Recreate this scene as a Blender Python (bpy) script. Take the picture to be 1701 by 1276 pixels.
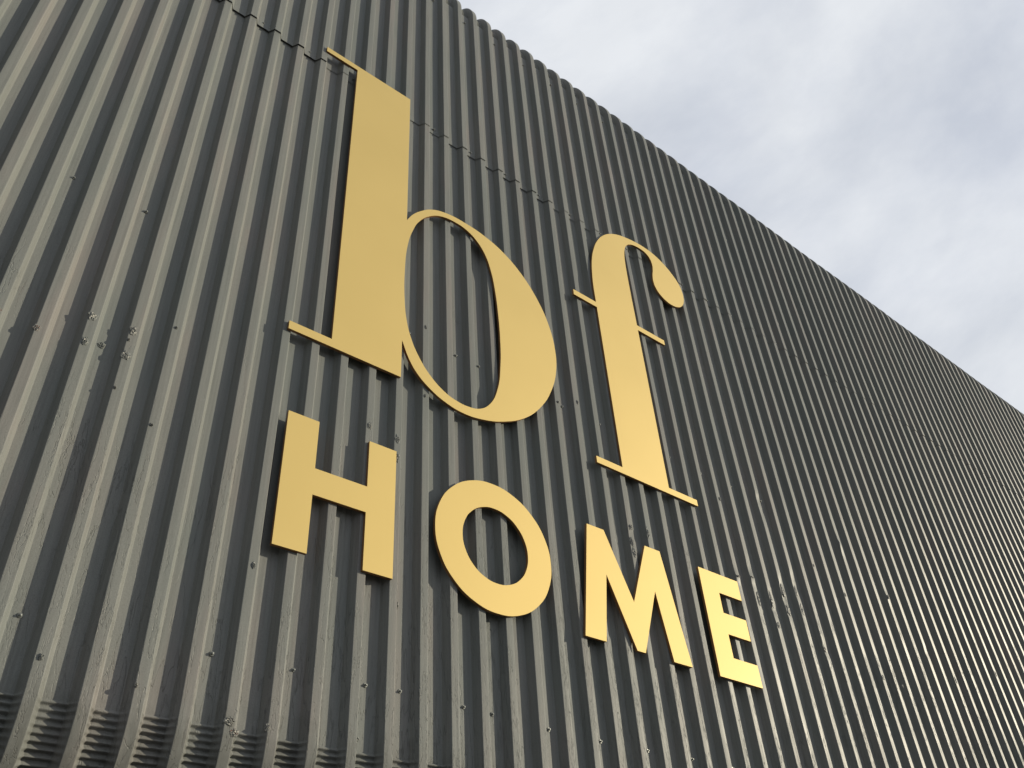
import bpy, bmesh, math, random
from mathutils import Matrix, Vector, noise

# ------------------------------------------------------------------ clearing
for o in list(bpy.data.objects):
    bpy.data.objects.remove(o)
S = bpy.context.scene
COL = S.collection
R = math.radians
P = 0.2            # metres per corrugation: every X/Z below is counted in corrugations
EYE = 1.6          # camera height above the ground
DIST = 18.471      # camera distance from the wall, in corrugations

# ------------------------------------------------------------------ camera
cd = bpy.data.cameras.new('camera')
cam = bpy.data.objects.new('camera', cd)
COL.objects.link(cam)
S.camera = cam
cd.sensor_fit = 'HORIZONTAL'
cd.sensor_width = 36
cd.lens = 30.966
cd.clip_start = 0.05
cd.clip_end = 3000
rt = Vector((0.77312541, -0.63175686, -0.05621714))
up = Vector((-0.36234837, -0.51269415, 0.77836262))
fw = Vector((0.52055812, 0.58140173, 0.62529294))
M3 = Matrix((rt, up, -fw)).transposed().to_4x4()
M3.translation = Vector((-3.64 * P, -DIST * P, EYE))
cam.matrix_world = M3

# ------------------------------------------------------------------ sun and sky
SUN_AZ, SUN_EL = 59.0, 15.9          # azimuth from the wall's normal towards the right
ld = bpy.data.lights.new('sun', 'SUN')
ld.energy = 4.35
ld.angle = R(0.53)
ld.color = (1.0, 0.895, 0.685)
sun = bpy.data.objects.new('sun', ld)
COL.objects.link(sun)
sd = Vector((math.sin(R(SUN_AZ)) * math.cos(R(SUN_EL)), -math.cos(R(SUN_AZ)) * math.cos(R(SUN_EL)), math.sin(R(SUN_EL))))
sun.rotation_euler = sd.to_track_quat('Z', 'Y').to_euler()
sun.location = sd * 30

W = bpy.data.worlds.new('World')
S.world = W
W.use_nodes = True
nt = W.node_tree
nt.nodes.clear()
N = nt.nodes.new
L = nt.links.new
sky = N('ShaderNodeTexSky')
sky.sky_type = 'NISHITA'
sky.sun_disc = False
sky.sun_elevation = R(SUN_EL)
sky.sun_rotation = math.atan2(sd.x, sd.y)
sky.altitude = 50
sky.dust_density = 2.0
bg1 = N('ShaderNodeBackground')
bg1.inputs['Strength'].default_value = 0.10
L(sky.outputs[0], bg1.inputs['Color'])
tc = N('ShaderNodeTexCoord')
# streaky high cloud: noise stretched along one compass direction
mp = N('ShaderNodeCombineXYZ')
for ax, vec, sc in (('X', (0.56, -0.79, 0.25), 0.62), ('Y', (0.30, 0.48, 0.82), 2.7), ('Z', (0.77, 0.38, -0.51), 1.7)):
    dp = N('ShaderNodeVectorMath')
    dp.operation = 'DOT_PRODUCT'
    L(tc.outputs['Generated'], dp.inputs[0])
    dp.inputs[1].default_value = tuple(c * sc for c in vec)
    L(dp.outputs['Value'], mp.inputs[ax])
n1 = N('ShaderNodeTexNoise')
n1.inputs['Scale'].default_value = 2.6
n1.inputs['Detail'].default_value = 9
n1.inputs['Roughness'].default_value = 0.55
n1.inputs['Distortion'].default_value = 0.35
L(mp.outputs[0], n1.inputs['Vector'])
r1 = N('ShaderNodeValToRGB')
r1.color_ramp.elements[0].position = 0.34
r1.color_ramp.elements[0].color = (0.80, 0.80, 0.80, 1)
r1.color_ramp.elements[1].position = 0.62
r1.color_ramp.elements[1].color = (0.97, 0.97, 0.97, 1)
L(n1.outputs['Fac'], r1.inputs['Fac'])
n2 = N('ShaderNodeTexNoise')
n2.inputs['Scale'].default_value = 3.0
n2.inputs['Detail'].default_value = 7
n2.inputs['Roughness'].default_value = 0.58
L(mp.outputs[0], n2.inputs['Vector'])
r2 = N('ShaderNodeValToRGB')
r2.color_ramp.elements[0].position = 0.32
r2.color_ramp.elements[0].color = (0.635, 0.675, 0.755, 1)
r2.color_ramp.elements[1].position = 0.63
r2.color_ramp.elements[1].color = (0.845, 0.872, 0.91, 1)
L(n2.outputs['Fac'], r2.inputs['Fac'])
bg2 = N('ShaderNodeBackground')
bg2.inputs['Strength'].default_value = 1.0
sx = N('ShaderNodeSeparateXYZ')
L(tc.outputs['Generated'], sx.inputs[0])
mr = N('ShaderNodeMapRange')
mr.interpolation_type = 'SMOOTHSTEP'
mr.inputs['From Min'].default_value = -0.75
mr.inputs['From Max'].default_value = 0.35
mr.inputs['To Min'].default_value = 0.44
mr.inputs['To Max'].default_value = 1.0
L(sx.outputs['X'], mr.inputs['Value'])
vm = N('ShaderNodeVectorMath')
vm.operation = 'SCALE'
L(r2.outputs[0], vm.inputs[0])
L(mr.outputs[0], vm.inputs['Scale'])
L(vm.outputs[0], bg2.inputs['Color'])
mx = N('ShaderNodeMixShader')
L(r1.outputs[0], mx.inputs[0])
L(bg1.outputs[0], mx.inputs[1])
L(bg2.outputs[0], mx.inputs[2])
wo = N('ShaderNodeOutputWorld')
L(mx.outputs[0], wo.inputs['Surface'])

S.render.engine = 'CYCLES'
S.view_settings.view_transform = 'Standard'
S.view_settings.look = 'None'
S.view_settings.exposure = 0
S.view_settings.gamma = 1
S.view_settings.use_curve_mapping = False


# ------------------------------------------------------------------ materials
def mat(name):
    m = bpy.data.materials.new(name)
    m.use_nodes = True
    t = m.node_tree
    b = t.nodes['Principled BSDF']
    return m, t, b


def node(t, kind, **kw):
    n = t.nodes.new(kind)
    for k, v in kw.items():
        if k in n.inputs:
            n.inputs[k].default_value = v
        else:
            setattr(n, k, v)
    return n


def ramp(t, src, stops):
    r = t.nodes.new('ShaderNodeValToRGB')
    e = r.color_ramp.elements
    while len(e) < len(stops):
        e.new(0.5)
    for i, (p, c) in enumerate(stops):
        e[i].position = p
        e[i].color = (c[0], c[1], c[2], 1) if isinstance(c, tuple) else (c, c, c, 1)
    t.links.new(src, r.inputs['Fac'])
    return r.outputs['Color']


def math_(t, op, a, b=None):
    n = t.nodes.new('ShaderNodeMath')
    n.operation = op
    for i, v in enumerate((a, b)):
        if v is None:
            continue
        if isinstance(v, (int, float)):
            n.inputs[i].default_value = v
        else:
            t.links.new(v, n.inputs[i])
    return n.outputs[0]


def objvec(t, scale):
    c = t.nodes.new('ShaderNodeTexCoord')
    m = t.nodes.new('ShaderNodeMapping')
    m.inputs['Scale'].default_value = scale
    t.links.new(c.outputs['Object'], m.inputs['Vector'])
    return m.outputs[0]


def painted_steel(name, crack=True):
    m, t, b = mat(name)
    lk = t.links.new
    big = node(t, 'ShaderNodeTexNoise', Scale=1.0, Detail=5.0, Roughness=0.6)
    lk(objvec(t, (4.0, 4.0, 0.9)), big.inputs['Vector'])
    base = ramp(t, big.outputs['Fac'], [(0.30, (0.170, 0.186, 0.180)), (0.52, (0.190, 0.198, 0.191)), (0.74, (0.212, 0.200, 0.192))])
    # faint runs of dirt down the ribs
    st = node(t, 'ShaderNodeTexNoise', Scale=1.0, Detail=6.0, Roughness=0.65)
    lk(objvec(t, (70.0, 70.0, 1.6)), st.inputs['Vector'])
    streak = ramp(t, st.outputs['Fac'], [(0.30, 0.84), (0.55, 1.0), (0.75, 1.05)])
    sp = node(t, 'ShaderNodeTexNoise', Scale=260.0, Detail=3.0, Roughness=0.7)
    lk(objvec(t, (1, 1, 1)), sp.inputs['Vector'])
    speck = ramp(t, sp.outputs['Fac'], [(0.25, 0.80), (0.5, 1.0), (0.75, 1.14)])
    mm = node(t, 'ShaderNodeMix', data_type='RGBA', blend_type='MULTIPLY')
    mm.inputs[0].default_value = 1.0
    lk(base, mm.inputs[6]); lk(streak, mm.inputs[7])
    m2 = node(t, 'ShaderNodeMix', data_type='RGBA', blend_type='MULTIPLY')
    m2.inputs[0].default_value = 1.0
    oi = node(t, 'ShaderNodeObjectInfo')          # each sheet was painted a touch differently
    tone = ramp(t, oi.outputs['Random'], [(0.0, (0.94, 0.95, 0.95)), (1.0, (1.05, 1.04, 1.03))])
    m0 = node(t, 'ShaderNodeMix', data_type='RGBA', blend_type='MULTIPLY')
    m0.inputs[0].default_value = 1.0
    lk(mm.outputs[2], m0.inputs[6]); lk(tone, m0.inputs[7])
    lk(m0.outputs[2], m2.inputs[6]); lk(speck, m2.inputs[7])
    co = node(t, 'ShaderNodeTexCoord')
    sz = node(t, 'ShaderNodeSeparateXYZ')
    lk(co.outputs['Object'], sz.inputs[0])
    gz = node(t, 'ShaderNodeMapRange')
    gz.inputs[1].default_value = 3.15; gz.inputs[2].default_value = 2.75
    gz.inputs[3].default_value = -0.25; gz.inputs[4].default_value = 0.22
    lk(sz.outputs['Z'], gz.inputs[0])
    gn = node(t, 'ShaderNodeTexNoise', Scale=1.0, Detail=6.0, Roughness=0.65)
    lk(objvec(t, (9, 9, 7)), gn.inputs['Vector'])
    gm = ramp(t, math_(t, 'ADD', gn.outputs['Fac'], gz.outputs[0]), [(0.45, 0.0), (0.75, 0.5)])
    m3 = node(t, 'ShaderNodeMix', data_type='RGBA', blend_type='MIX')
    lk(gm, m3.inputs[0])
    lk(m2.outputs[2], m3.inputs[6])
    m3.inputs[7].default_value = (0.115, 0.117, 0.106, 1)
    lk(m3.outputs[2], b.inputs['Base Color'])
    b.inputs['Specular IOR Level'].default_value = 0.10
    rg = node(t, 'ShaderNodeTexNoise', Scale=3.0, Detail=4.0)
    lk(objvec(t, (6, 6, 1.0)), rg.inputs['Vector'])
    lk(ramp(t, rg.outputs['Fac'], [(0.3, 0.40), (0.7, 0.49)]), b.inputs['Roughness'])
    # bump: brushed-on paint, soft dents, and long cracks where old paint lifts
    fine = node(t, 'ShaderNodeTexNoise', Scale=1.0, Detail=5.0, Roughness=0.6)
    lk(objvec(t, (150, 150, 60)), fine.inputs['Vector'])
    soft = node(t, 'ShaderNodeTexNoise', Scale=1.0, Detail=2.0, Roughness=0.5)
    lk(objvec(t, (9, 9, 2.2)), soft.inputs['Vector'])
    b1 = node(t, 'ShaderNodeBump', Strength=0.55, Distance=0.0006)
    lk(fine.outputs['Fac'], b1.inputs['Height'])
    b2 = node(t, 'ShaderNodeBump', Strength=0.6, Distance=0.004)
    lk(soft.outputs['Fac'], b2.inputs['Height'])
    lk(b1.outputs[0], b2.inputs['Normal'])
    last = b2
    if crack:
        cr = node(t, 'ShaderNodeTexNoise', Scale=1.0, Detail=4.0, Roughness=0.55, Distortion=0.25)
        lk(objvec(t, (26, 26, 3.4)), cr.inputs['Vector'])
        d = math_(t, 'ABSOLUTE', math_(t, 'SUBTRACT', cr.outputs['Fac'], 0.5))
        line = ramp(t, d, [(0.0, 0.0), (0.006, 0.25), (0.014, 1.0)])
        zone = node(t, 'ShaderNodeTexNoise', Scale=1.0, Detail=3.0, Roughness=0.6)
        lk(objvec(t, (2.0, 2.0, 0.9)), zone.inputs['Vector'])
        sep = node(t, 'ShaderNodeSeparateXYZ')
        c = node(t, 'ShaderNodeTexCoord')
        lk(c.outputs['Object'], sep.inputs[0])
        low = node(t, 'ShaderNodeMapRange')
        low.inputs[1].default_value = 6.8; low.inputs[2].default_value = 3.6
        low.inputs[3].default_value = -0.16; low.inputs[4].default_value = 0.13
        lk(sep.outputs['Z'], low.inputs[0])
        zz = math_(t, 'ADD', zone.outputs['Fac'], low.outputs[0])
        zmask = ramp(t, zz, [(0.53, 0.0), (0.66, 1.0)])
        b3 = node(t, 'ShaderNodeBump', Distance=0.0018)
        lk(zmask, b3.inputs['Strength'])
        lk(line, b3.inputs['Height'])
        lk(last.outputs[0], b3.inputs['Normal'])
        wr = node(t, 'ShaderNodeTexNoise', Scale=1.0, Detail=6.0, Roughness=0.7, Distortion=0.6)
        lk(objvec(t, (60, 60, 26)), wr.inputs['Vector'])
        b4 = node(t, 'ShaderNodeBump', Distance=0.0008)
        lk(zmask, b4.inputs['Strength'])
        lk(wr.outputs['Fac'], b4.inputs['Height'])
        lk(b3.outputs[0], b4.inputs['Normal'])
        last = b4
    lk(last.outputs[0], b.inputs['Normal'])
    return m


def plain(name, col, rough=0.6, metal=0.0, nz=0.15, scale=40.0, bump=0.0006):
    m, t, b = mat(name)
    n = node(t, 'ShaderNodeTexNoise', Scale=scale, Detail=6.0, Roughness=0.6)
    t.links.new(objvec(t, (1, 1, 1)), n.inputs['Vector'])
    lo = tuple(c * (1 - nz) for c in col)
    hi = tuple(min(1, c * (1 + nz)) for c in col)
    t.links.new(ramp(t, n.outputs['Fac'], [(0.3, lo), (0.7, hi)]), b.inputs['Base Color'])
    b.inputs['Roughness'].default_value = rough
    b.inputs['Metallic'].default_value = metal
    bp = node(t, 'ShaderNodeBump', Strength=0.5, Distance=bump)
    t.links.new(n.outputs['Fac'], bp.inputs['Height'])
    t.links.new(bp.outputs[0], b.inputs['Normal'])
    return m


def gold_metal():
    m, t, b = mat('gold_metal')
    n = node(t, 'ShaderNodeTexNoise', Scale=1.2, Detail=3.0)
    t.links.new(objvec(t, (1, 1, 1)), n.inputs['Vector'])
    t.links.new(ramp(t, n.outputs['Fac'], [(0.3, (0.545, 0.418, 0.160)), (0.7, (0.575, 0.442, 0.172))]), b.inputs['Base Color'])
    b.inputs['Metallic'].default_value = 0.42
    b.inputs['Roughness'].default_value = 0.65
    b.inputs['Specular IOR Level'].default_value = 0.3
    b.inputs['Coat Weight'].default_value = 0.035
    b.inputs['Coat Roughness'].default_value = 0.15
    g = node(t, 'ShaderNodeTexNoise', Scale=900.0, Detail=2.0)
    t.links.new(objvec(t, (1, 1, 1)), g.inputs['Vector'])
    bp = node(t, 'ShaderNodeBump', Strength=0.25, Distance=0.0002)
    t.links.new(g.outputs['Fac'], bp.inputs['Height'])
    t.links.new(bp.outputs[0], b.inputs['Normal'])
    return m


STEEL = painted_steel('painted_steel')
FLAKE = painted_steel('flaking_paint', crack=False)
GOLD = gold_metal()
EDGE = plain('brown_plate_edge', (0.27, 0.135, 0.05), 0.55, 0.2, 0.12, 60)
SCREW = plain('painted_screw', (0.17, 0.18, 0.17), 0.38, 0.3)
HOLE = plain('bare_dark_steel', (0.03, 0.028, 0.026), 0.8)
RUST = plain('rust', (0.17, 0.055, 0.03), 0.85, 0, 0.4, 120, 0.001)
PRIMER = plain('pale_primer', (0.36, 0.355, 0.32), 0.55)
CONC = plain('rendered_base', (0.30, 0.29, 0.27), 0.9, 0, 0.2, 6, 0.003)
ASPH = plain('asphalt', (0.055, 0.055, 0.055), 0.9, 0, 0.35, 30, 0.004)
ZINC = plain('zinc_bracket', (0.5, 0.5, 0.5), 0.35, 0.9)


# ------------------------------------------------------------------ helpers
def link(name, me, m, parent=None, smooth=False):
    o = bpy.data.objects.new(name, me)
    COL.objects.link(o)
    if m is not None:
        for k in (m if isinstance(m, (list, tuple)) else [m]):
            me.materials.append(k)
    if smooth:
        me.polygons.foreach_set('use_smooth', [True] * len(me.polygons))
    if parent is not None:
        o.parent = parent
    return o


def grid_mesh(name, cols, rows, fn, m, parent, smooth=True, thick=0.0):
    verts, faces = [], []
    nc, nr = len(cols), len(rows)
    for r in rows:
        for c in cols:
            verts.append(fn(c, r))
    for j in range(nr - 1):
        for i in range(nc - 1):
            a = j * nc + i
            faces.append((a, a + 1, a + nc + 1, a + nc))
    me = bpy.data.meshes.new(name)
    me.from_pydata(verts, [], faces)
    o = link(name, me, m, parent, smooth)
    if thick:
        s = o.modifiers.new('thickness', 'SOLIDIFY')
        s.thickness = thick
        s.offset = -1
    w = o.modifiers.new('normals', 'WEIGHTED_NORMAL')
    w.mode = 'FACE_AREA'
    w.weight = 100
    return o


def box(bm, x0, x1, y0, y1, z0, z1):
    r = bmesh.ops.create_cube(bm, size=1)
    for v in r['verts']:
        v.co = Vector(((x0 + x1) / 2 + v.co.x * (x1 - x0), (y0 + y1) / 2 + v.co.y * (y1 - y0), (z0 + z1) / 2 + v.co.z * (z1 - z0)))


def bm_obj(name, bm, m, parent=None, smooth=False):
    me = bpy.data.meshes.new(name)
    bm.to_mesh(me)
    bm.free()
    return link(name, me, m, parent, smooth)


def V(X, Y, Z):
    """corrugation units to metres; Y positive goes into the building"""
    return (X * P, Y * P, EYE + Z * P)


# ------------------------------------------------------------------ ground
bm = bmesh.new()
for (x0, x1, y0, y1) in [(-400, 400, -400, 400)]:
    vs = [bm.verts.new((x, y, 0)) for x, y in ((x0, y0), (x1, y0), (x1, y1), (x0, y1))]
    bm.faces.new(vs)
g = bm_obj('ground', bm, ASPH)
g['kind'] = 'structure'

# ------------------------------------------------------------------ building
bld = bpy.data.objects.new('clad_building', None)
COL.objects.link(bld)
bld['label'] = 'large building clad in grey painted corrugated steel with a curved eave and crimped lower edge'
bld['category'] = 'building'

X0, X1 = -14, 142          # corrugations left and right of the sign
ZB, ZS, ZT = 6.45, 32.30, 44.42    # start of the bottom curve, sheet lap, start of the eave curve
RB, RT_ = 2.9, 2.85
LAMB, LAMT = 0.155, 0.15
DEP = 0.25


def rib_cols(k0, k1):
    """profile stations: (X, depth 0..1) with eased corners, from rib k0 to rib k1"""
    out = []
    e = 0.016
    for k in range(k0, k1):
        ex = e * 0.46
        ed = e * 0.89 / DEP
        out += [(k - ex, ed), (k - ex * 0.15, 0.012), (k + e, 0.0), (k + .125, 0.0), (k + .25 - e, 0.0), (k + .25 + ex * .15, 0.012), (k + .25 + ex, ed),
                (k + .315, 0.5), (k + .38 - ex, 1 - ed), (k + .38 - ex * .15, 0.988), (k + .38 + e, 1.0), (k + .50, 1.0), (k + .62, 1.0), (k + .75, 1.0),
                (k + .87 - e, 1.0), (k + .87 + ex * .15, 0.988), (k + .87 + ex, 1 - ed), (k + .935, 0.5)]
    k = k1
    out += [(k - ex, ed), (k - ex * 0.15, 0.012), (k + e, 0.0), (k + .25 - e, 0.0), (k + .25 + ex * .15, 0.012), (k + .25 + ex, ed), (k + .27, (0.02 / 0.13))]
    return out


def shift_x(X, Z):
    d = -0.10 * math.exp(-((X - 24.6) / 1.9) ** 2) * math.exp(-((Z - 24) / 9.0) ** 2)
    d += 0.045 * math.exp(-((X - 3.6) / 0.9) ** 2) * math.exp(-((Z - 20) / 9.0) ** 2)
    return d


def wob(X, Z, s):
    v = Vector((X * 0.13 + s * 7.1, Z * 0.09, s * 3.3))
    w = Vector((X * 0.9 + s, Z * 0.22, 5.0))
    return 0.022 * noise.noise(v) + 0.007 * noise.noise(w)


DENTS = [  # X, Z, half width, half height, push (in corrugations)
    (28.13, 16.0, .30, .55, .05), (27.10, 15.2, .25, .8, .06), (26.1, 14.6, .3, .5, .05), (29.1, 13.4, .25, .25, .06), (25.1, 16.0, .2, .3, .03),
    (18.1, 15.2, .2, .6, .02), (27.2, 19.6, .3, .6, .05), (24.1, 15.3, .15, .15, -.05), (25.1, 15.5, .15, .1, -.05), (7.8, 13.0, .4, .8, .02), (33.0, 19.4, .2, .4, -.05),
    (36.1, 17.5, .2, .2, -.03), (38.1, 15.2, .2, .2, .04)]


def dent(X, Z):
    s = 0.0
    for (a, b_, rx, rz, p) in DENTS:
        q = ((X - a) / rx) ** 2 + ((Z - b_) / rz) ** 2
        if q < 6:
            s += p * math.exp(-q) * (1.0 + 0.9 * noise.noise(Vector((X * 6, Z * 5, 1.0))))
    return s


def saw(u):
    f = u - math.floor(u)
    return f / 0.58 if f < 0.58 else (1 - f) / 0.42


def lower_rows():
    rows = []
    n = int(1.35 * RB / LAMB)           # pleats round the curve
    for i in range(n, 0, -1):
        for q in (0.0, 0.14, 0.28, 0.42, 0.56, 0.70, 0.86):
            rows.append(('a', (i - q) * LAMB))
    rows.append(('a', 0.0))
    z = ZB + 0.25
    while z < ZS + 1.0:
        rows.append(('z', z))
        z += 0.2 if 12.5 < z < 20.5 else 0.5
    rows.append(('z', ZS + 1.0))
    return rows


def upper_rows(z0):
    rows = [('z', z0), ('z', z0 + .08), ('z', z0 + .2), ('z', z0 + .45)]
    z = z0 + 1.0
    while z < ZT - 0.3:
        rows.append(('z', z))
        z += 0.75
    rows.append(('z', ZT))
    n = int(1.5 * RT_ / LAMT)
    for i in range(n):
        for q in (0.2, 0.4, 0.6, 0.8, 1.0):
            rows.append(('t', (i + q) * LAMT))
    return rows


def make_sheet(k0, k1, seed, upper):
    rnd = random.Random(seed * 31 + (7 if upper else 0))
    off = 0.0 if seed % 2 else 0.010
    dx = rnd.uniform(-0.008, 0.008)
    z0 = ZS + rnd.uniform(-0.05, 0.04)
    flare = 0.042 if k0 < 4 else (0.022 if k0 < 20 else 0.014)
    flare *= rnd.uniform(0.7, 1.25)
    ph = rnd.uniform(0, 10)
    tops = {k: rnd.uniform(-0.05, 0.05) for k in range(k0 - 1, k1 + 2)}

    def fn(c, r):
        X, d = c
        kind, s = r
        y = d * DEP + off
        rib = math.floor(X)
        if kind == 'z':
            Z = s
            y += wob(X, Z, 0.0) * 0.6 + wob(X, Z, seed) * 0.4
            if upper:
                y -= 0.016 + flare * math.exp(-(Z - z0) / 0.9) * (0.6 + 0.4 * d)
            else:
                y += dent(X, Z)
            return V(X + dx + shift_x(X, Z), y, Z)
        if kind == 'a':                  # curving in under the wall
            a = s / RB
            j = tops.get(rib, 0) * 0.6
            amp = 0.098 * (0.85 + 0.55 * noise.noise(Vector((X * 1.3, s * 2.2, 9)))) * min(1.0, max(0.0, (d - 0.05) / 0.75))
            k = saw((s - 0.0) / LAMB + 0.0)
            push = -amp * k * (1.0 if s > 0 else 0.0) + 0.35 * amp * (1.0 if s > 0 else 0.0)
            rr = RB - (d * DEP + off) - push
            zc = ZB + j
            yy = RB - rr * math.cos(a) + (wob(X, ZB, 0.0) * 0.6 + wob(X, ZB, seed) * 0.4)
            zz = zc - rr * math.sin(a) - (0.0)
            return V(X + dx + 0.006 * noise.noise(Vector((X * 3, s * 9, 2))) * d, yy, zz)
        a = s / RT_                      # curving back into the roof
        amp = 0.05 * min(1.0, max(0.0, (d - 0.05) / 0.75))
        push = amp * (0.5 - 0.5 * math.cos(2 * math.pi * s / LAMT))
        rr = RT_ - (d * DEP + off) - push
        wy = wob(X, ZT, 0.0) * 0.6 + wob(X, ZT, seed) * 0.4 - 0.018
        return V(X + dx, RT_ - rr * math.cos(a) + wy, ZT + rr * math.sin(a))

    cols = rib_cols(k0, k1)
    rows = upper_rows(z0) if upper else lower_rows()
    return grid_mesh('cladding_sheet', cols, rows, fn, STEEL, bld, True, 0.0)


i = 0
k = X0
while k < X1:
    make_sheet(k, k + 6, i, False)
    make_sheet(k, k + 6, i + 1, True)
    k += 6
    i += 1

# roof behind the eave, end walls and the base wall under the curved skirt
ztop = ZT + RT_ - 0.35
bm = bmesh.new()
xa, xb = X0 * P, X1 * P
box(bm, xa, xb, (RT_ - .1) * P, 40.0, EYE + (ztop - 1.4) * P, EYE + (ztop - .1) * P)
bm_obj('roof', bm, STEEL, bld)
bm = bmesh.new()
yb = RB * P * 0.9
box(bm, xa + .05, xb - .05, yb + .1, yb + .45, 0.0, EYE + (ZB - 1.9) * P)
bm_obj('base_wall', bm, CONC, bld)
bm = bmesh.new()
box(bm, xa + .02, xb - .02, (DEP + .7) * P, 39.9, EYE + (ZB + 0.2) * P, EYE + (ZT - .2) * P)
bm_obj('inner_wall', bm, HOLE, bld)


# ------------------------------------------------------------------ screws
def make_screw():
    bm = bmesh.new()
    r = bmesh.ops.create_cone(bm, cap_ends=True, segments=20, radius1=0.0125, radius2=0.0105, depth=0.003)
    for v in r['verts']:
        v.co.z += 0.0015
    r = bmesh.ops.create_cone(bm, cap_ends=True, segments=6, radius1=0.0072, radius2=0.0068, depth=0.0075)
    for v in r['verts']:
        v.co.z += 0.0065
    r = bmesh.ops.create_uvsphere(bm, u_segments=10, v_segments=6, radius=0.0060)
    for v in r['verts']:
        v.co.z = v.co.z * 0.45 + 0.0100
    for v in bm.verts:                     # face outwards (-Y)
        v.co = Vector((v.co.x, -v.co.z, v.co.y))
    return bm


spots = [(-2.40, 20.16), (-0.40, 20.16), (-0.42, 7.92), (3.58, 7.97), (5.60, 8.0), (7.56, 8.0), (8.57, 8.03), (10.58, 7.98), (11.54, 7.95), (13.56, 7.86),
         (15.58, 7.83), (17.59, 7.85), (19.62, 7.87), (10.57, 20.22), (11.58, 20.22), (8.62, 20.23), (15.58, 20.17), (17.54, 20.13), (21.57, 20.13),
         (23.56, 20.05), (25.57, 20.09), (27.6, 20.07), (21.6, 7.85), (23.6, 7.9), (25.6, 7.88), (27.6, 7.9)]
spots += [(-8.4, 20.15), (-6.4, 20.2), (-4.4, 20.15), (-4.4, 7.95), (-6.4, 7.9)]
spots += [(x + .6, 43.66) for x in range(-7, 70, 2)]
spots += [(x + .6, 32.62) for x in range(-7, 46, 2)]
spots += [(8.3, 40.2), (7.25, 40.2), (19.34, 40.06), (20.38, 40.11), (31.6, 40.1), (53.1, 39.95), (46.9, 35.6)]
first = None
random.seed(4)
for (X, Z) in spots:
    up_ = Z > ZS
    y = DEP - (0.028 if up_ else 0.0) + wob(X, Z, 0) * .8
    if first is None:
        me = bpy.data.meshes.new('screw')
        b_ = make_screw()
        b_.to_mesh(me)
        b_.free()
        first = o = link('screw', me, SCREW, bld)
    else:
        o = first.copy()
        COL.objects.link(o)
        o.parent = bld
    o.location = V(X + shift_x(X, Z), y, Z)
    o.rotation_euler = (random.uniform(-.12, .12), random.uniform(0, 1), random.uniform(-.12, .12))
    s = random.uniform(.88, 1.02)
    o.scale = (s, s, s)


# ------------------------------------------------------------------ broken paint and old fixing holes
def chip(X, Z, w, h, face, seed, hole=0.3, rust=False, white=0.0):
    """a crumpled, peeling patch of paint; w,h in corrugations; face = depth of the surface it sits on"""
    n = 24
    w *= 0.95
    h *= 0.8
    bm = bmesh.new()
    vs = {}
    for j in range(n + 1):
        for q in range(n + 1):
            u, v = q / n * 2 - 1, j / n * 2 - 1
            # round the square grid
            a = u * math.sqrt(1 - v * v / 2)
            b_ = v * math.sqrt(1 - u * u / 2)
            rr = math.hypot(a, b_)
            edge = 1 + 0.45 * noise.noise(Vector((a * 1.7 + seed, b_ * 1.7, 2)))
            x = X + a * w * edge
            z = Z + b_ * h * edge
            ridge = 1 - abs(2 * noise.noise(Vector((a * 2.4 + seed * 3, b_ * 2.4, 4.0))))
            lift = max(0.0, 1 - rr ** 3) * (ridge ** 2) * (0.030 if X < 24 else 0.018) + 0.006 * max(0, 1 - rr ** 6)
            vs[(q, j)] = bm.verts.new(V(x, face - lift + (0.004 if rr > .98 else -0.002), z))
    for j in range(n):
        for q in range(n):
            f = bm.faces.new((vs[(q, j)], vs[(q + 1, j)], vs[(q + 1, j + 1)], vs[(q, j + 1)]))
            u, v = (q + .5) / n * 2 - 1, (j + .5) / n * 2 - 1
            nn = noise.noise(Vector((u * 2.6 + seed * 5, v * 2.6, 7)))
            r_ = math.hypot(u, v)
            if r_ < 0.88 and abs(nn) < 0.012 + 0.045 * hole:
                f.material_index = 1 if not rust else 2
            elif r_ < 0.8 and nn < -0.30 + white * .25:
                f.material_index = 3 if white else 0
    return bm_obj('paint_chip', bm, [FLAKE, HOLE, RUST, PRIMER], bld, True)


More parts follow.
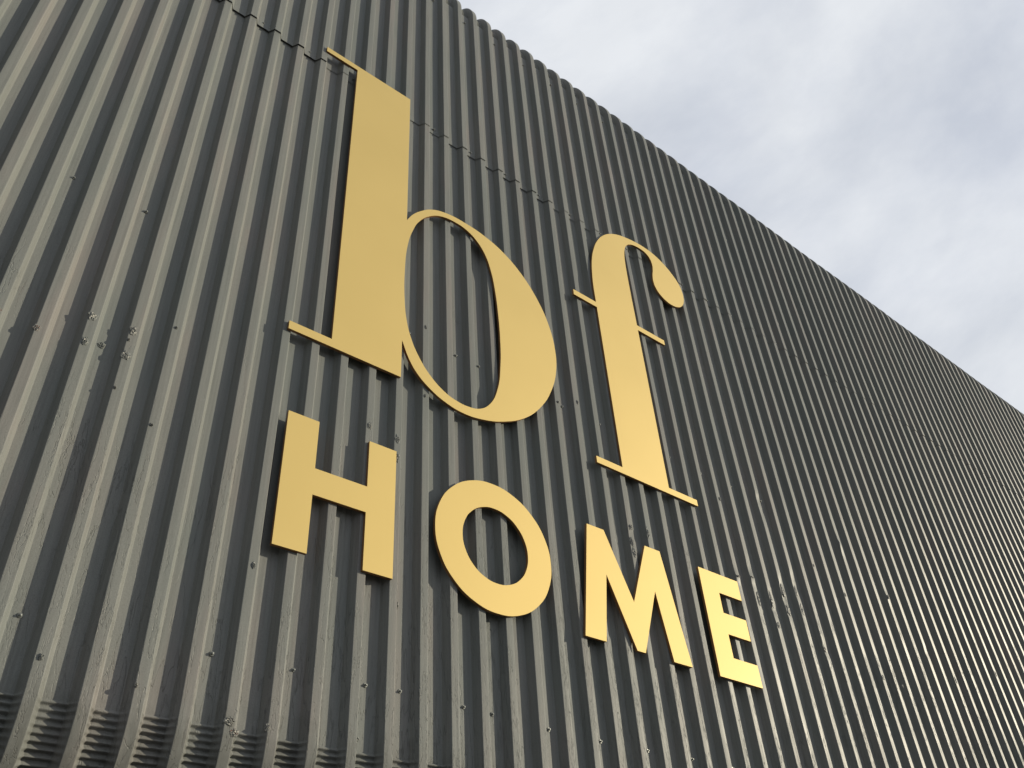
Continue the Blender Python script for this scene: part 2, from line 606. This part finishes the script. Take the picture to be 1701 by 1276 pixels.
C = 0.0     # crown
D_ = DEP    # valley
chips = [(-1.97, 14.65, .09, .13, C, .5, True, 0), (-2.85, 14.75, .08, .12, C, .4, True, 0), (-0.91, 15.62, .12, .17, C, .35, False, .5), (-0.90, 14.80, .09, .18, C, .3, False, .2),
         (-0.46, 15.05, .10, .12, D_, .35, False, 0), (0.10, 15.66, .11, .18, C, .35, False, .2), (0.09, 14.82, .12, .16, C, .3, False, .3), (0.05, 15.33, .04, .06, C, .4, False, .2),
         (0.05, 13.78, .05, .06, C, .1, False, .2), (1.11, 16.3, .04, .06, C, .1, False, .1), (1.09, 13.1, .05, .06, C, .1, False, .3), (7.13, 15.58, .10, .17, C, .3, False, .1),
         (8.12, 15.50, .10, .2, C, .3, False, .2), (8.13, 14.86, .09, .22, C, .5, False, .5), (8.32, 14.6, .06, .1, .15, .1, False, .5), (18.15, 15.66, .10, .14, C, .9, False, .2),
         (18.10, 15.05, .11, .22, C, .35, False, .4), (18.14, 14.62, .10, .22, C, .35, False, .4), (19.05, 15.7, .09, .3, C, .1, False, .2),
         (25.18, 14.62, .08, .35, C, .25, False, .6), (26.1, 14.85, .08, .45, C, .2, False, 1.3), (26.12, 13.75, .09, .16, C, .1, False, .9), (27.12, 15.5, .09, .35, C, .25, False, 1.3),
         (27.14, 14.65, .1, .3, C, .2, False, 1.4), (28.12, 15.7, .08, .4, C, .15, False, 1.3), (28.14, 14.9, .09, .35, C, .35, False, 1.0), (29.08, 13.42, .10, .16, C, .3, True, .5),
         (24.12, 15.32, .10, .06, C, .0, False, .9), (25.1, 15.55, .10, .06, C, .0, False, .9), (21.3, 17.9, .05, .1, C, .1, False, .5), (24.2, 18.9, .06, .1, C, .1, False, .5),
         (36.1, 17.5, .06, .14, C, .2, False, .6), (32.1, 16.6, .07, .14, C, .2, False, .6), (30.1, 17.5, .05, .1, C, .1, False, .6),
         (4.12, 6.52, .14, .12, C, .7, False, .5), (4.25, 6.30, .12, .12, .02, .6, True, .5), (5.0, 6.52, .07, .12, .02, .9, False, .6), (0.12, 7.1, .05, .1, C, .1, False, .3),
         (2.02, 6.9, .05, .07, C, .1, False, .4), (7.30, 6.65, .10, .08, .12, .4, False, .5), (4.15, 10.2, .06, .12, C, .1, False, .2), (8.33, 10.25, .05, .14, .12, .0, False, .9),
         (8.1, 20.9, .05, .07, C, .2, False, .2), (9.12, 20.6, .05, .12, C, .2, False, .2), (15.15, 20.05, .04, .06, C, .3, False, .6), (16.2, 20.5, .06, .12, C, .3, False, .5),
         (20.1, 21.0, .05, .1, C, .2, False, .6), (9.1, 17.6, .05, .1, C, .1, False, .3), (53.1, 39.9, .18, .25, .1, .9, False, 0), (34.2, 34.4, .1, .25, C, .0, False, .8),
         (40.1, 14.2, .06, .2, C, .0, False, .6),
         (45.1, 15.5, .06, .2, C, .1, False, .6), (34.6, 12.9, .06, .12, C, .2, False, .5), (33.1, 13.0, .1, .16, C, .5, False, .5)]
for q, (X, Z, w, h, face, hole, rust, white) in enumerate(chips):
    yy = face + wob(X, Z, 0) * .6 + dent(X, Z) + 0.0
    chip(X + shift_x(X, Z), Z, w, h, yy, q + 1, hole, rust, white)


# ------------------------------------------------------------------ the sign letters
FRONT, BACK = 0.104, 0.004


def letter(label, splines, parts):
    cu = bpy.data.curves.new('outline', 'CURVE')
    cu.dimensions = '2D'
    cu.fill_mode = 'BOTH'
    cu.resolution_u = 16
    bev = 0.0005
    cu.extrude = (FRONT - BACK) * P / 2 - bev
    cu.bevel_depth = bev
    cu.bevel_resolution = 1
    cu.offset = -bev
    for pts in splines:
        sp = cu.splines.new('BEZIER')
        sp.bezier_points.add(len(pts) - 1)
        for bp, p in zip(sp.bezier_points, pts):
            bp.co = (p[0] * P, p[1] * P, 0)
            t = 'AUTO' if len(p) > 2 else 'VECTOR'
            bp.handle_left_type = t
            bp.handle_right_type = t
        sp.use_cyclic_u = True
    tmp = bpy.data.objects.new('tmp', cu)
    COL.objects.link(tmp)
    bpy.context.view_layer.update()
    dg = bpy.context.evaluated_depsgraph_get()
    me = bpy.data.meshes.new_from_object(tmp.evaluated_get(dg))
    bpy.data.objects.remove(tmp)
    me.name = 'letter_plate'
    me.materials.clear()
    yc = -(FRONT + BACK) / 2 * P
    for v in me.vertices:
        x, z, d = v.co.x, v.co.y, v.co.z
        v.co = Vector((x, yc - d, EYE + z))
    me.flip_normals() if False else None
    bm = bmesh.new()
    bm.from_mesh(me)
    bmesh.ops.remove_doubles(bm, verts=bm.verts, dist=1e-5)
    bmesh.ops.recalc_face_normals(bm, faces=bm.faces)
    bm.to_mesh(me)
    bm.free()
    xs = [v.co.x for v in me.vertices]
    zs = [v.co.z for v in me.vertices]
    org = Vector(((min(xs) + max(xs)) / 2, yc, min(zs)))
    root = bpy.data.objects.new('sign_letter', None)
    COL.objects.link(root)
    root.location = org
    root['label'] = label
    root['category'] = 'sign letter'
    root['group'] = 'gold letters fixed to the corrugated wall'
    for v in me.vertices:
        v.co -= org
    me.polygons.foreach_set('use_smooth', [False] * len(me.polygons))
    me.materials.append(GOLD)
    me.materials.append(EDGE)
    for f in me.polygons:                # side faces of the plate take the darker brown
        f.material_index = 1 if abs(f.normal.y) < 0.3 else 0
    link('letter_plate', me, None, root)
    # short spacer pads behind the plate, resting on the crowns
    for (X, Z) in parts:
        bm = bmesh.new()
        box(bm, X * P - .012, X * P + .012, -BACK * P - .0003, 0.004, EYE + Z * P - .02, EYE + Z * P + .02)
        for v in bm.verts:
            v.co -= org
        bm_obj('spacer_pad', bm, ZINC, root)
    return root


A = 1
b_out = [(4.17, 33.19), (8.17, 33.19), (8.17, 25.42), (8.42, 25.90, A), (8.78, 26.36, A), (9.32, 26.83, A), (10.0, 27.09, A), (10.9, 27.15, A), (11.9, 27.02, A), (12.88, 26.64, A),
         (13.78, 25.93, A), (14.52, 24.93, A), (15.0, 23.8, A), (15.2, 22.6, A), (15.13, 21.5, A), (14.76, 20.35, A), (14.157, 19.33, A), (13.326, 18.47, A), (12.35, 17.89, A),
         (11.4, 17.57, A), (10.55, 17.48, A), (9.85, 17.61, A), (9.22, 17.90, A), (8.72, 18.30, A), (8.40, 18.75, A), (8.11, 19.42), (8.105, 17.85), (4.165, 17.85), (4.165, 18.16),
         (5.59, 18.16), (5.59, 32.90), (4.17, 32.90)]
b_in = [(10.45, 26.85, A), (9.75, 26.73, A), (9.2, 26.36, A), (8.75, 25.78, A), (8.42, 24.95, A), (8.215, 23.95, A), (8.14, 22.7, A), (8.16, 21.4, A), (8.27, 20.4, A), (8.46, 19.7, A),
        (8.77, 19.06, A), (9.28, 18.42, A), (9.85, 18.02, A), (10.34, 17.87, A), (10.8, 17.85, A), (11.29, 17.98, A), (11.75, 18.40, A), (12.12, 19.22, A), (12.32, 20.43, A),
        (12.38, 21.7, A), (12.36, 22.9, A), (12.28, 24.1, A), (12.11, 25.2, A), (11.86, 25.93, A), (11.5, 26.43, A), (11.02, 26.75, A)]
letter('tall serif letter b in satin gold metal, largest on the wall', [b_out, b_in], [(6.1, 32), (6.1, 19), (7.1, 25.5), (13.1, 23), (14.1, 22), (6.1, 26)])
f_out = [(16.73, 17.885), (16.73, 18.175), (18.11, 18.175), (18.11, 26.56), (16.745, 26.56), (16.745, 26.87), (18.11, 26.87), (18.11, 27.9, A), (18.17, 28.8, A), (18.3, 29.7, A), (18.56, 30.6, A),
         (18.94, 31.43, A), (19.38, 32.05, A), (19.9, 32.53, A), (20.5, 32.88, A), (21.2, 33.11, A), (21.9, 33.24, A), (22.5, 33.28, A), (23.08, 33.22, A), (23.6, 33.05, A), (24.1, 32.76, A),
         (24.5, 32.41, A), (24.8, 32.0, A), (24.95, 31.54, A), (24.96, 31.07, A), (24.85, 30.64, A), (24.62, 30.28, A), (24.28, 30.03, A), (23.88, 29.91, A), (23.45, 29.94, A),
         (23.05, 30.14, A), (22.79, 30.46, A), (22.69, 30.86, A), (22.73, 31.32, A), (22.84, 31.76, A), (22.9, 32.18, A), (22.84, 32.55, A), (22.64, 32.81, A), (22.28, 32.93, A),
         (21.85, 32.91, A), (21.44, 32.77, A), (21.13, 32.52, A), (20.92, 32.13, A), (20.79, 31.6, A), (20.73, 31.0, A), (20.70, 30.2, A), (20.69, 29.2, A), (20.69, 26.87), (22.49, 26.87), (22.49, 26.57),
         (20.69, 26.57), (20.69, 18.17), (22.34, 18.17), (22.34, 17.88)]
letter('tall serif letter f in satin gold metal, with round hooked top', [f_out], [(19.1, 31), (19.1, 19), (20.1, 25), (24.1, 31)])
letter('capital H in plain gold lettering, below the tall b', [[(4.5, 14.965), (5.46, 14.965), (5.46, 13.41), (7.1, 13.41), (7.1, 14.965), (8.03, 14.965), (8.03, 10.84), (7.1, 10.84),
       (7.1, 12.585), (5.46, 12.585), (5.46, 10.84), (4.5, 10.84)]], [(5.1, 14), (5.1, 11.8), (7.3, 14), (7.3, 11.8)])


def ell(cx, cz, rx, rz, n=16):
    return [(cx + rx * math.cos(2 * math.pi * q / n), cz + rz * math.sin(2 * math.pi * q / n), A) for q in range(n)]


letter('round gold letter O, a thick ring between the H and the M', [ell(11.665, 12.92, 2.24, 2.2), ell(11.685, 12.945, 1.265, 1.275)], [(10.1, 12.4), (13.1, 13.2), (12.1, 14.6), (11.1, 11.2)])
letter('gold letter M with splayed outer legs, below the tall f', [[(15.766, 15.0), (16.57, 15.0), (17.59, 12.57), (18.62, 15.0), (19.40, 15.0), (20.07, 10.82), (19.15, 10.82), (18.77, 13.26),
       (17.785, 10.84), (17.40, 10.84), (16.41, 13.26), (16.01, 10.84), (15.10, 10.84)]], [(16.1, 14), (16.1, 13), (19.1, 14), (19.2, 12.5)])
letter('gold letter E with three arms, last and rightmost of its row', [[(21.5, 14.98), (23.81, 14.98), (23.81, 14.17), (22.48, 14.17), (22.48, 13.37), (23.79, 13.37), (23.79, 12.54), (22.49, 12.54),
       (22.49, 11.64), (23.85, 11.64), (23.86, 10.80), (21.5, 10.80)]], [(22.1, 14), (22.1, 12), (23.1, 14.6), (23.1, 11.2)])
